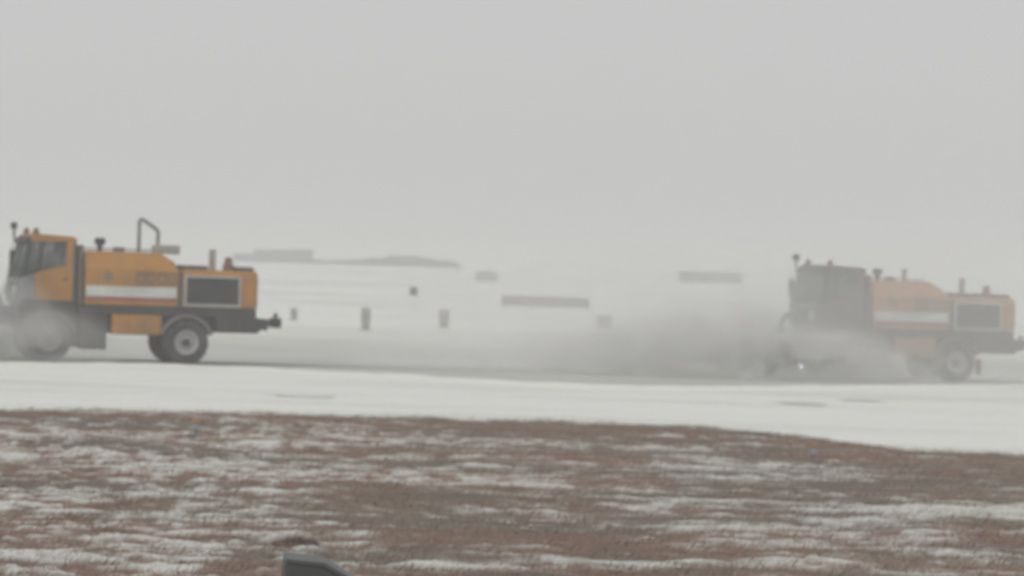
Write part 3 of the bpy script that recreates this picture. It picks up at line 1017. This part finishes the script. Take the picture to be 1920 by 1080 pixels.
# clump of dark red-brown grass just behind it
cx, cy = -2.2, 37.2
root = empty('grass_clump', (cx, cy, soil_at(cx, cy) - .01))
bm = B()
bmesh.ops.create_uvsphere(bm, u_segments=24, v_segments=10, radius=1)
for v in bm.verts:
    k = .8 + .4 * float(fbm(np.array(v.co.x * 2.5 + 9), np.array(v.co.y * 2.5 + 4), 3))
    v.co = (v.co.x * .28 * k, v.co.y * .32 * k, v.co.z * .035 * k)
M['clump'] = worn('dark_red_brown_grass', (.115, .062, .05), .95, (.16, .11, .09), .5, scale=6, spec=.1)
mk('turf_mound', bm, 'clump', root, 0, True)
V = []; F = []
for k in range(700):
    t, r = rng.random() * 6.283, math.sqrt(rng.random())
    x, y = .26 * r * math.cos(t), .34 * r * math.sin(t)
    h_, a_ = .04 + .07 * rng.random() * (1.2 - r), rng.random() * 6.283
    i = len(V)
    V += [(x - .006, y, .0), (x + .006, y, .0), (x + .05 * math.cos(a_), y + .05 * math.sin(a_), h_ + .03 * (1 - r))]
    F.append((i, i + 1, i + 2))
tag(raw('blades', V, F, 'clump', root), kind='stuff')
tag(root, 'clump of dark red brown grass just behind the dark sloping housing', 'grass clump')
# ------------------------------------------------------------------ far buildings and trees
def shed(name, x0, x1, y, dpt, z0, z1, slope, nd, label, cat='building'):
    root = empty(name, ((x0 + x1) / 2, y, z0))
    L = (x1 - x0) / 2; H_ = z1 - z0
    bm = B(); box(bm, -L, L, 0, dpt, -.5, H_ * .86)
    wl_ = mk('wall', bm, 'steel', root, 0)
    for k in range(nd):
        a = -L + (k + .5) * 2 * L / nd
        bm = B(); box(bm, a - L / nd * .7, a + L / nd * .7, -.08, -.003, -.2, H_ * .6)
        mk('door', bm, 'roof', wl_, 0)
    bm = B(); prism(bm, [(-L - .3, H_ * .862), (L + .3, H_ * .862), (L + .3, H_), (-L - .3, H_ - slope)], -.4, dpt + .4)
    mk('roof', bm, 'roof', root, 0)
    return tag(root, label, cat)
shed('hangar', -51.5, -41.1, 690, 22, 2.1, 4.95, .5, 4, 'faint grey flat hangar on the horizon just right of the left truck')
shed('shed', -56.5, -51.9, 700, 12, 2.1, 3.9, .4, 2, 'faint low shed adjoining the hangar on the horizon behind the left truck')
shed('low_building', 25.5, 34.4, 520, 12, 1.3, 3.15, .1, 3, 'faint long low grey building on the horizon left of the right truck')
root = empty('shelter', (-3.3, 440, .85))
bm = B(); box(bm, -1.45, 1.45, 0, 2.4, -.4, 1.0); mk('wall', bm, 'sg_olive', root, 0)
bm = B(); prism(bm, [(-1.65, 1.002), (1.65, 1.002), (.7, 1.45), (-.5, 1.45)], -.2, 2.6); mk('roof', bm, 'sg_dark', root, 0)
bm = B(); box(bm, -.5, .5, -.06, -.003, -.3, .8); mk('door', bm, 'sg_dark', root, 0)
tag(root, 'faint small shelter with hipped roof beyond the long guidance sign', 'building')

def wood(x0, x1, y, prof, nleaf, label):
    """a distant wood that reads as one mass: stems and many small twig faces"""
    V = []; F = []
    def tri(c, r):
        i = len(V)
        a = rng.random(3) * 6.283
        for k in range(3):
            V.append((c[0] + r * math.cos(a[k]), c[1] + r * .6 * math.sin(a[k] * 1.7), c[2] + r * math.sin(a[k])))
        F.append((i, i + 1, i + 2))
    for _ in range(nleaf):
        x = x0 + (x1 - x0) * rng.random()
        h_ = float(np.interp(x, prof[0], prof[1]))
        top = h_ * (.75 + .3 * vnoise(np.array(x / .9), np.array(3.3)))
        tri((x, y + rng.normal(0, 1.5), 2.05 + top * rng.random() ** .8), .12 + .22 * rng.random())
    for _ in range(int((x1 - x0) * 3)):
        x = x0 + (x1 - x0) * rng.random(); h_ = float(np.interp(x, prof[0], prof[1])) * .85
        i = len(V); yy = y + rng.normal(0, 1)
        V.extend([(x - .06, yy, 1.9), (x + .06, yy, 1.9), (x + .01, yy + .08, 2.05 + h_), (x, yy + .12, 1.9)])
        F.extend([(i, i + 1, i + 2), (i + 1, i + 3, i + 2), (i + 3, i, i + 2)])
    return tag(raw('far_wood', V, F, 'tree'), label, 'trees', kind='stuff')
wood(-41, -10.0, 700, ([-41, -36, -32, -26, -21, -16, -12, -10], [.75, .7, 1.1, 1.9, 2.4, 1.7, 1.3, .2]), 14000,
     'faint grey line of trees on the horizon between hangar and shelter')

# ------------------------------------------------------------------ falling and blown snow
bm = B(); box(bm, -960, 960, -70, 2480, -1.5, 9.0)
m, N, out = new_mat('snowy_air')
pv = N.n('ShaderNodeVolumePrincipled')
pv.inputs['Color'].default_value = (.89, .89, .885, 1)
pv.inputs['Density'].default_value = .0020
pv.inputs['Anisotropy'].default_value = 0.0
pv.density_attribute if hasattr(pv, 'density_attribute') else None
N.t.links.new(pv.outputs[0], out.inputs['Volume'])
m.cycles.homogeneous_volume = True
hz = mk('haze', bm, m)
tag(hz, 'pale snowy air that fades everything far away', 'haze', kind='stuff')

def cloud(name, loc, ext, blobs, label, scale=.55, gain=2.4, off=.85, step=.7, col=(.968, .968, .955, 1)):
    """one body of blown snow: blobs = (centre, radii, density)"""
    bm = B(); box(bm, ext[0], ext[1], ext[2], ext[3], ext[4], ext[5])
    m, N, out = new_mat(name)
    p = N.coord('Object')
    wpos = N.v('MULTIPLY', p, (.7, .9, 1.15))
    nz = N.noise(wpos, scale, 5, .6, .4)
    nz2 = N.m('MULTIPLY_ADD', nz, gain, -off, clamp=True)
    tot = None
    for c_, r_, d_ in blobs:
        q = N.v('DIVIDE', N.v('SUBTRACT', p, c_), r_)
        l = N.v('LENGTH', q, out=1)
        g = N.m('MULTIPLY', N.ramp(l, .15, 1., 1., 0.), d_)
        tot = g if tot is None else N.m('ADD', tot, g)
    pv = N.n('ShaderNodeVolumePrincipled')
    pv.inputs['Color'].default_value = col
    N.put(pv.inputs['Density'], N.m('MULTIPLY', N.m('MULTIPLY', tot, nz2), 5.0))
    N.t.links.new(pv.outputs[0], out.inputs['Volume'])
    m.cycles.volume_step_rate = step
    o = mk('blown_snow', bm, m)
    o.location = loc; o.rotation_euler = (0, 0, YAW)
    return tag(o, label, 'snow cloud', kind='stuff')
cloud('blown_snow_right', RORG, (-17, 3.0, -5.6, 2.5, .03, 4.2),
      [((-8.0, -1.6, .1), (4.6, 3.4, 2.8), .56), ((-11.5, -1.0, .1), (5.2, 3.2, 2.0), .24), ((-5.4, -3.2, .2), (3.6, 2.1, 1.8), .62),
       ((-2.6, -2.8, .1), (3.2, 1.8, 1.3), .24)],
      'grey cloud of swept snow hiding the front of the right truck', .95, 5.2, 2.2)
cloud('blown_snow_left', LORG, (-10, -1.6, -3.8, 1.5, .03, 3.0),
      [((-5.8, -1.7, .2), (3.0, 2.0, 2.6), .55), ((-3.9, -2.0, .1), (2.3, 1.2, 1.7), .62)],
      'pale puff of blown snow round the front wheels of the left truck', col=(.87, .87, .86, 1))
cloud('drifting_snow', (LORG + RORG) / 2, (-9.5, 8.0, -3.0, 4.0, .03, 2.3),
      [((3.0, .5, .2), (6.5, 3.4, 1.6), .11), ((-4., .5, 0), (6., 3., 1.2), .05)],
      'thin veil of drifting snow over the runway between the trucks')

def veil(loc, c_, r_, dens, label):
    """thin even veil of fine snow: a soft-edged closed body of air"""
    bm = B()
    bmesh.ops.create_uvsphere(bm, u_segments=40, v_segments=20, radius=1)
    for v in bm.verts:
        z = c_[2] + v.co.z * r_[2]
        v.co = (c_[0] + v.co.x * r_[0], c_[1] + v.co.y * r_[1], max(z, .04))
    m, N, out = new_mat('fine_snow')
    pv = N.n('ShaderNodeVolumePrincipled')
    pv.inputs['Color'].default_value = (.99, .988, .98, 1)
    pv.inputs['Density'].default_value = dens
    N.t.links.new(pv.outputs[0], out.inputs['Volume'])
    m.cycles.homogeneous_volume = True
    o = mk('fine_snow_veil', bm, m)
    o.location = loc; o.rotation_euler = (0, 0, YAW)
    return tag(o, label, 'snow veil', kind='stuff')
veil(RORG, (-2.2, -4.6, .6), (9.5, 3.0, 4.4), .098, 'fine veil of snow hanging over the whole right truck')
veil(RORG, (-9.5, -.6, .1), (9.5, 3.6, 3.8), .08, 'wide thin veil of snow ahead of the right truck')
